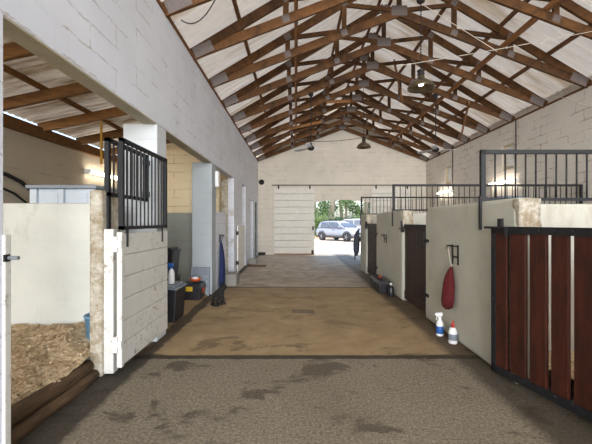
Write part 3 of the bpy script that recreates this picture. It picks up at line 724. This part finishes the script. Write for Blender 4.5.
# further left stall door leaf and the dark green door at the end
d2 = thing('half_door', 'white boarded half door folded open farther down the left wall', 'door', (-1.58, 9.5, 0))
m = MB()
for i in range(6): m.box(-1.6, -1.56, 9.45, 10.55, .06+i*.207, .06+i*.207+.203)
m.build('boards', 'white_wood', d2, bevel=.005)
for z in (.3, 1.1): MB().box(-1.61, -1.55, 9.41, 9.47, z-.05, z+.05).build('hinge', 'iron', d2)
d3 = thing('passage_door', 'dark green door standing ajar at the far end of the left wall', 'door', (-1.7, 13.84, 0))
MB().box(-1.74, -1.56, 13.86, 13.9, .02, 2.18).build('leaf', 'dark_green', d3)
MB().tube([(-1.585, 13.86, 1.05), (-1.585, 13.82, 1.05)], .02, 8).build('knob', 'metal', d3)

# ------------------------------------------------------------------ right side: gate, stall doors, railings
gx, gy = 1.80, 3.20; ang = math.atan2(-.97, .25)
g = thing('stall_gate', 'red-brown boarded gate in a black steel frame, right foreground', 'gate', (gx, gy, 0), rz=ang)
def G(m_, name, mat, parent=g, bevel=0):   # local x along the gate, y thickness
    o = m_.build(name, mat, None, bevel=bevel); o.parent = parent; return o
GW, z0, z1 = 1.32, .05, 1.36
m = MB().box(0, .045, -.02, .03, z0, z1).box(GW-.045, GW, -.02, .03, z0, z1).box(0, GW, -.02, .03, z1-.06, z1).box(0, GW, -.02, .03, z0, z0+.065)
for i in range(10):
    for z in (z1-.03, z0+.05): m.lathe((.08+i*.13, -.02, z), [(0, -.006), (.007, -.003), (.009, 0)], 8, 'y')
for i in range(5): m.lathe((.022, -.02, .2+i*.25), [(0, -.006), (.007, -.003), (.009, 0)], 8, 'y')
G(m, 'frame', 'black')
edges = [.045, .158, .196, .342, .384, .522, .566, .692, .736, .872, .916, 1.052, 1.096, 1.275]
for a, b in zip(edges[::2], edges[1::2]): G(MB().box(a, b, -.012, .02, z0+.06, z1-.055), 'board', 'gate_wood', bevel=.003)
m = MB().tube([(-.06, -.035, z1-.01), (.20, -.035, z1-.01)], .011, 8).box(.1, .135, -.05, -.015, z1-.02, z1+.07).box(.16, .185, -.05, -.02, z1-.09, z1)
G(m, 'bolt_latch', 'iron')

def stall_door(y0, y1, lab):
    t = thing('half_door', lab, 'door', (XS, (y0+y1)/2, 0)); n = 6; wd = (y1-y0-.02)/n
    m = MB()
    for i in range(n): m.box(XS+.035, XS+.07, y0+.01+i*wd, y0+.01+(i+1)*wd-.006, .08, 1.32)
    m.build('boards', 'door_wood', t, bevel=.004)
    MB().box(XS+.02, XS+.08, y0, y1, 1.29, 1.36).build('top_rail', 'iron', t, bevel=.005)
    MB().box(XS+.025, XS+.075, y0+.01, y1-.01, .06, .2).build('bottom_rail', 'door_wood', t, bevel=.005)
    for z in (.35, 1.13):
        MB().box(XS-.012, XS+.04, y0-.17, y0+.12, z-.022, z+.022).box(XS-.02, XS+.03, y0-.012, y0+.012, z-.08, z+.12).build('strap_hinge', 'iron', t)
    MB().tube([(XS-.02, y1-.1, 1.28), (XS-.02, y1+.14, 1.28)], .012, 8).box(XS-.03, XS+.03, y1+.0, y1+.03, 1.22, 1.42).build('bolt_latch', 'iron', t)
stall_door(5.12, 6.16, 'dark brown boarded half door in the nearer part of the right stall row')
stall_door(8.23, 9.36, 'dark brown boarded half door at the far end of the right stall row')

def railing(y, lab):
    t = thing('stall_railing', lab, 'railing', (XS, y, 1.6), 'stall top railings'); zt = 2.13; z0 = 1.615
    MB().box(XS-.01, XS+.035, y-.02, y+.02, z0, zt).box(XR-.06, XR-.02, y-.02, y+.02, z0, zt).box(XS-.01, XR-.02, y-.02, y+.02, zt-.04, zt).box(XS-.01, XR-.02, y-.015, y+.015, z0, z0+.03).build('frame', 'black', t)
    b0 = None; n = 34
    for i in range(n):
        x = XS+.035+(i+1)*.1035
        if b0 is None: b0 = MB().tube([(x, y, z0+.01), (x, y, zt-.01)], .008, 8).build('bar', 'black', t, smooth=True); x0 = x
        else:
            c2 = b0.copy(); COL.objects.link(c2); c2.parent = t; c2.location = (x-x0, 0, 0)
    MB().box(XS-.022, XS-.002, y-.015, y+.015, 1.32, z0+.05).build('strap', 'black', t)
    return t
R0 = railing(3.55, 'black bar railing nearest the camera on top of the right stalls')
dup(R0, (XS, 6.78, 1.6), 'black bar railing on the middle right stall partition')
dup(R0, (XS, 10.12, 1.6), 'black bar railing on the farthest right stall partition')

wb = thing('metal_cabinet', 'pale metal cabinet beyond the railings against the right wall', 'cabinet', (5.2, 8.6, 0))
MB().box(4.85, 5.5, 8.3, 9.0, 0, 1.98).build('body', 'cabinet', wb, bevel=.01)
MB().box(4.83, 5.52, 8.28, 9.02, 1.98, 2.02).build('lid', 'cabinet_edge', wb, bevel=.006)

# bag, bottles, toolbox by the right wall
bg_ = thing('drawstring_bag', 'dark red cloth bag hanging from a rack on the right stall front', 'bag', (1.82, 4.16, .37))
drape([(.87, 1.85, 4.16, .012, .015), (.83, 1.838, 4.16, .03, .03), (.76, 1.822, 4.155, .046, .06), (.66, 1.812, 4.15, .06, .085), (.55, 1.803, 4.15, .062, .09), (.46, 1.80, 4.16, .062, .09), (.40, 1.80, 4.17, .055, .08), (.37, 1.80, 4.18, .02, .03)], folds=6, amp=.16).build('cloth', 'red_cloth', bg_, smooth=True)
MB().tube([(1.815, 4.19, 1.115), (1.83, 4.18, 1.0), (1.85, 4.16, .86)], .006, 6).build('drawstring', 'wire_w', bg_)
spray('white spray bottle with a blue label on the floor by the right stall front', 1.775, 4.32, 0, 'white_plastic', 'blue_label', 'white_plastic', .29)
b2 = thing('squeeze_bottle', 'white bottle with a red cap on the floor, nearer the red-brown gate', 'bottle', (1.815, 4.05, 0))
MB().lathe((1.815, 4.05, 0), [(0, 0), (.046, 0), (.05, .012), (.05, .125), (.036, .165), (.018, .185), (0, .185)], 16).build('bottle_body', 'white_plastic', b2, smooth=True)
MB().lathe((1.815, 4.05, .18), [(0, 0), (.02, 0), (.02, .035), (.012, .04), (.008, .075), (0, .078)], 12).build('cap', 'red_plastic', b2, smooth=True)
MB().lathe((1.815, 4.05, 0), [(.0505, .04), (.0512, .041), (.0512, .11), (.0505, .111)], 16).build('label_band', 'grey_plastic', b2, smooth=True)
toolbox('toolbox', 'long black toolbox on the floor against the right stall front', 1.60, 1.85, 6.78, 7.6, .255, False)
for (x, y, l, mm, lab) in ((1.70, 7.1, .12, 'red_plastic', 'small red brush lying on the long black toolbox'), (1.76, 7.35, .16, 'runner', 'pale wooden brush lying on the long black toolbox')):
    bt = thing('grooming_brush', lab, 'brush', (x, y, .257))
    MB().box(x-.03, x+.03, y-l/2, y+l/2, .275, .295).build('brush_back', mm, bt, bevel=.008)
    MB().box(x-.025, x+.025, y-l/2+.01, y+l/2-.01, .257, .276).build('bristles', 'iron', bt)
bb = thing('bottle', 'black bottle with a pale cap at the near end of the long toolbox', 'bottle', (1.79, 6.6, 0))
MB().lathe((1.79, 6.6, 0), [(0, 0), (.055, 0), (.06, .015), (.06, .16), (.035, .2), (.02, .215), (0, .215)], 16).build('bottle_body', 'black_plastic', bb, smooth=True)
MB().lathe((1.79, 6.6, .21), [(0, 0), (.024, 0), (.024, .04), (0, .042)], 12).build('cap', 'white_plastic', bb, smooth=True)
jk = thing('jacket', 'charcoal jacket hanging on the far end of the right stalls', 'jacket', (1.80, 10.25, .4))
drape([(1.2, 1.84, 10.2, .02, .02), (1.12, 1.80, 10.22, .05, .06), (1.0, 1.775, 10.24, .075, .08), (.8, 1.77, 10.24, .085, .09), (.6, 1.765, 10.24, .08, .09), (.5, 1.765, 10.24, .06, .07), (.42, 1.76, 10.24, .03, .05)], folds=4, amp=.25).build('cloth', 'charcoal', jk, smooth=True)
MB().tube([(1.72, 10.2, .62), (1.715, 10.2, .4), (1.72, 10.2, .3)], .018, 6).build('strap', 'charcoal', jk)
MB().tube([(1.885, 10.2, 1.2), (1.83, 10.2, 1.2), (1.82, 10.2, 1.23)], .01, 6).build('hook', 'iron', jk)
dc = thing('drain_cover', 'square iron drain cover set in the tan floor', 'drain cover', (.11, 5.45, 0))
m = MB().box(-.06, .28, 5.36, 5.39, 0, .008).box(-.06, .28, 5.52, 5.55, 0, .008)
for i in range(9): m.box(-.06+i*.04, -.04+i*.04, 5.37, 5.54, 0, .007)
m.build('grating', 'grate', dc)

# ------------------------------------------------------------------ pendants, fans, wires
def pendant(y, z, top, lab):
    x = XC; t = thing('pendant_lamp', lab, 'lamp', (x, y, z), 'spun metal pendant lamps')
    MB().lathe((x, y, z), [(.05, .215), (.055, .18), (.07, .15), (.115, .122), (.165, .085), (.197, .045), (.207, .015), (.207, 0), (.2, .0), (.19, .04), (.158, .078), (.108, .113), (.06, .14), (.045, .16)], 36).build('shade', 'aged', t, smooth=True)
    MB().lathe((x, y, z+.16), [(0, 0), (.05, 0), (.05, .05), (.056, .055), (.056, .078), (.04, .083), (.04, .105), (.056, .11), (.056, .132), (.02, .145), (0, .145)], 20).build('socket', 'iron', t, smooth=True)
    MB().lathe((x, y, z+.045), [(0, 0), (.03, .005), (.042, .03), (.04, .055), (.025, .09), (0, .115)], 16).build('bulb', 'bulb_on', t, smooth=True)
    c_ = MB(); n = int((top-z-.31)/.05)
    c_.tube([(x, y, z+.30), (x, y, top)], .006, 6)
    for i in range(n): c_.lathe((x, y, z+.32+i*.05), [(.004, -.012), (.012, -.006), (.012, .006), (.004, .012)], 6)
    c_.build('chain', 'iron', t)
pendant(5.52, 3.50, 5.325, 'spun metal pendant lamp nearest the camera, under the ridge')
pendant(10.18, 3.56, 5.325, 'spun metal pendant lamp in front of the gable wall')
hk = thing('hanging_hook', 'black iron hook block on the chain of the nearest pendant lamp', 'hook', (XC-.02, 5.5, 4.82))
MB().lathe((XC, 5.52, 4.84), [(0.012, 0), (.06, .03), (.07, .09), (.05, .14), (.012, .16)], 12).build('block', 'iron', hk, smooth=True)

def fan(x, y, z, top, rz, lab):
    t = thing('ceiling_fan', lab, 'fan', (x, y, z), 'ceiling fans', 0)
    MB().lathe((x, y, z), [(0, -.06), (.04, -.055), (.085, -.02), (.09, .02), (.06, .05), (.03, .08), (.025, .13), (0, .13)], 20).build('motor', 'iron', t, smooth=True)
    MB().tube([(x, y, z+.1), (x, y, top)], .013, 8).build('down_rod', 'iron', t)
    MB().lathe((x, y, top-.1), [(.02, 0), (.06, .04), (.065, .1), (0, .1)], 12).build('canopy', 'iron', t, smooth=True)
    for i in range(3):
        a = rz+2*PI*i/3; u = Vector((math.cos(a), math.sin(a), 0)); v = Vector((-u.y, u.x, .22)).normalized()
        P = Vector((x, y, z)); m_ = MB()
        pr = [(.07, .03), (.16, .05), (.35, .062), (.5, .066), (.545, .05), (.56, .0)]
        lo = [P+u*r-v*w_ for r, w_ in pr]; hi = [P+u*r+v*w_ for r, w_ in pr[:-1]][::-1]; ring = lo+hi; nz = Vector((0, 0, .008))
        m_.rings([ring, [q+nz for q in ring]]); m_.build('blade', 'blade', t)
    return t
f0 = fan(.387, 9.02, 3.30, 4.72, .3, 'white bladed ceiling fan on the left of the ridge')
fan(3.60, 9.02, 3.26, 4.70, .05, 'white bladed ceiling fan on the right of the ridge')

def wire(p, q, sag, r, mat, lab, n=16):
    p, q = Vector(p), Vector(q)
    tag(MB().tube([p.lerp(q, i/n)-Vector((0, 0, sag*4*(i/n)*(1-i/n))) for i in range(n+1)], r, 5).build('cable', mat), lab, 'cable')
wire((1.56, 5.46, 3.83), (4.85, 5.46, 4.42), .02, .005, 'wire_w', 'pale wire running from the near pendant lamp up to the right eave')
wire((1.98, 5.47, 4.8), (3.14, 5.47, 4.07), .0, .005, 'wire_w', 'pale wire slanting down from the black hook block')
wire((5.35, 7.3, 4.08), (5.55, 6.3, 3.4), .02, .006, 'wire_w', 'short pale wire from the right eave down the block wall')
wire((-1.5, 9.6, 3.95), (XC, 10.17, 3.86), .22, .008, 'wire_b', 'dark sagging cable from the left eave to the far pendant lamp')
wire((-1.6, 9.9, 3.15), (-1.0, 14.9, 3.35), .02, .006, 'wire_w', 'thin pale wire from the left wall towards the gable')
wire((-1.45, 4.42, 3.95), (-1.0, 4.42, 4.25), .16, .008, 'wire_b', 'loose dark cable end by the nearest truss heel')

# ------------------------------------------------------------------ outside: cars, grass, trees
def ell(x, hw, zb, zt, n=20, p=3.2):
    r = []; zc, hz = (zb+zt)/2, (zt-zb)/2
    for j in range(n):
        t = 2*PI*j/n; c, s = math.cos(t), math.sin(t)
        r.append((x, hw*math.copysign(abs(c)**(2/p), c), zc+hz*math.copysign(abs(s)**(2/p), s)))
    return r
def vehicle(nm, lab, loc, rz, paint, L, tall):
    t = thing(nm, lab, 'car', loc, None, rz); k_ = L/4.1
    def put(m_, name, mat, **kw): o = m_.build(name, mat, None, **kw); o.parent = t; return o
    body = [(-2.05, .70, .45, .80), (-2.0, .80, .30, .98), (-1.8, .85, .26, 1.02), (-1.2, .87, .24, 1.02), (0, .87, .24, 1.0), (.8, .87, .24, .98), (1.1, .86, .24, .96), (1.6, .84, .25, .90), (1.9, .78, .28, .80), (2.03, .68, .36, .68)]
    put(MB().rings([ell(x*k_, w_, a, b*tall) for x, w_, a, b in body]), 'body', paint, smooth=True)
    cab = [(-1.95, .66, .90, 1.02), (-1.75, .70, .90, 1.40), (-1.5, .69, .90, 1.50), (-.6, .68, .90, 1.53), (.0, .68, .90, 1.50), (.35, .68, .90, 1.40), (1.0, .72, .86, 1.02), (1.15, .72, .84, .95)]
    put(MB().rings([ell(x*k_, w_, a*tall, b*tall, 20, 4) for x, w_, a, b in cab]), 'cabin', paint, smooth=True)
    for sd in (-1, 1):
        for x0, x1, s0, s1 in ((-1.55, -.72, -1.45, -.72), (-.64, .55, -.64, .18)):
            y = sd*.72; y2 = sd*.695
            put(MB().rings([[(x0*k_, y, 1.04*tall), (x1*k_, y, 1.02*tall), (s1*k_, y2, 1.40*tall), (s0*k_, y2, 1.42*tall)], [(x0*k_, y*.9, 1.04*tall), (x1*k_, y*.9, 1.02*tall), (s1*k_, y2*.9, 1.40*tall), (s0*k_, y2*.9, 1.42*tall)]]), 'side_window', 'car_glass')
        put(MB().box(-1.9*k_, 1.85*k_, sd*.855-.03, sd*.855+.03, .24, .36), 'sill_trim', 'car_trim', bevel=.02)
        put(MB().box(.5*k_, .66*k_, sd*.88-.07, sd*.88+.07, 1.02*tall, 1.14*tall), 'mirror', paint, bevel=.03)
        put(MB().box(1.7*k_, 1.98*k_, sd*.60-.14, sd*.60+.14, .66*tall, .80*tall), 'headlight', 'lamp_lens', bevel=.04)
        put(MB().box(-.1*k_, .08*k_, sd*.875-.015, sd*.875+.015, .82*tall, .86*tall), 'door_handle', 'car_trim')
        put(MB().tube([(-1.5*k_, sd*.58, 1.53*tall), (-1.3*k_, sd*.58, 1.57*tall), (-.2*k_, sd*.58, 1.56*tall), (0, sd*.58, 1.52*tall)], .02, 6), 'roof_rail', 'car_trim')
        for x in (-1.28, 1.30):
            wl = put(MB().lathe((x*k_, sd*.80-.1, .33), [(.22, 0), (.31, .0), (.34, .03), (.34, .17), (.31, .2), (.22, .2)], 24, 'y'), 'wheel', 'rubber', smooth=True)
            m_ = MB().lathe((x*k_, sd*.80-.1, .33), [(0, .02), (.22, .02), (.22, .18), (0, .18)], 20, 'y')
            for q in range(5):
                a = 2*PI*q/5; m_.beam((x*k_, sd*.91, .33), (x*k_+.2*math.cos(a), sd*.91, .33+.2*math.sin(a)), .05, .03, (0, 1, 0))
            hub = m_.build('hub_cap', 'alloy', None); hub.parent = wl
            put(MB().tube([(x*k_+.40*math.cos(a), sd*.855, .33+.40*math.sin(a)) for a in [PI*i/10 for i in range(11)]], .035, 8), 'wheel_arch', 'car_trim')
    ws = [(.52, -.60, 1.33), (.52, .60, 1.33), (.98, .66, 1.05), (.98, -.66, 1.05)]
    put(MB().rings([[((x+.03)*k_, y, (z+.02)*tall) for x, y, z in ws], [((x-.12)*k_, y, (z-.1)*tall) for x, y, z in ws]]), 'windscreen', 'car_glass')
    put(MB().box(1.92*k_, 2.05*k_, -.45, .45, .52, .64), 'radiator_opening', 'car_trim', bevel=.02)
    put(MB().box(1.85*k_, 2.05*k_, -.70, .70, .26, .42), 'front_bumper', 'car_trim', bevel=.05)
vehicle('hatchback_car', 'silver hatchback car parked outside the arched doorway', (3.5, 27.0, -.03), math.radians(-50), 'car_paint', 4.1, 1.0)
vehicle('estate_car', 'white car parked behind the silver hatchback', (6.3, 32.5, -.03), math.radians(-25), 'van_paint', 4.6, 1.14)

rnd = random.Random(11)
struct(MB().box(-60, 60, 34, 130, -.03, .0).build('ground_verge', 'grass'), 'grassy ground under the trees beyond the yard')
struct(MB().box(-20, 20, 30, 34, -.03, -.012).build('ground_earth', 'earth'), 'strip of orange earth behind the parked cars')
def tree(x, y, h, cr, trunk_r, lf, lab, grp, low=.25, n=2600):
    t = thing('gum_tree' if grp.startswith('gum') else 'bush', lab, 'tree' if grp.startswith('gum') else 'bush', (x, y, 0), grp)
    pts = [(x+.3*math.sin(i*.8+x), y, h*.9*i/7) for i in range(8)]
    MB().tube(pts, [trunk_r*(1-.1*i) for i in range(8)], 10).build('trunk', 'trunk', t, smooth=True)
    m = MB(); cl = [(Vector((rnd.uniform(-1, 1)*cr, rnd.uniform(-1, 1)*cr, h*rnd.uniform(low, 1)))+Vector((x, y, 0)), rnd.uniform(.35, .7)*cr*.8) for _ in range(16)]
    for q in range(n):
        c, r = cl[q % len(cl)]; dvec = Vector((rnd.gauss(0, 1), rnd.gauss(0, 1), rnd.gauss(0, 1))).normalized()*r*rnd.random()**.4
        p = c+dvec
        if p.z < .05: p.z = .1
        a = Vector((rnd.uniform(-1, 1), rnd.uniform(-1, 1), rnd.uniform(-1, 1))).normalized()*rnd.uniform(.1, .2); b_ = a.cross(Vector((rnd.uniform(-1, 1), rnd.uniform(-1, 1), rnd.uniform(-1, 1)))).normalized()*rnd.uniform(.06, .12)
        m.quad(p-a, p-b_, p+a, p+b_)
    m.build('crown', lf, t)
ti = [(1.7, 46, 13, 2.2, .22, 'leaf_b'), (4.6, 44, 14, 2.4, .45, 'leaf_a'), (6.6, 48, 12, 2.2, .2, 'leaf_c'), (9.6, 47, 13, 2.6, .3, 'leaf_b'), (3.2, 55, 16, 3, .3, 'leaf_a'), (11.5, 56, 15, 3, .3, 'leaf_c'), (7.6, 60, 16, 3.4, .35, 'leaf_b'), (-1.5, 52, 14, 3, .3, 'leaf_a'), (.6, 62, 17, 3.6, .3, 'leaf_c'), (14, 50, 14, 3, .3, 'leaf_a')]
tl = ['left of the doorway view', 'with the thickest pale trunk, behind the silver car', 'just right of the thickest trunk', 'right of the parked cars', 'second row left, taller', 'far right of the second row', 'centre of the back row', 'hidden left behind the sliding door', 'left of the back row', 'farthest right of the front row']
for a, l in zip(ti, tl): tree(*a, 'gum tree outside, ' + l, 'gum trees beyond the yard', .12)
for x, y, lf, l in ((2.2, 36.5, 'leaf_b', 'low bush outside left of the silver car'), (5.2, 39, 'leaf_c', 'low bush outside behind the silver car'), (8.4, 40, 'leaf_b', 'low bush outside behind the white car'), (.6, 40, 'leaf_a', 'low bush outside at the left edge of the doorway')):
    tree(x, y, 1.8, 1.3, .06, lf, l, 'bushes beyond the yard', .1, 700)
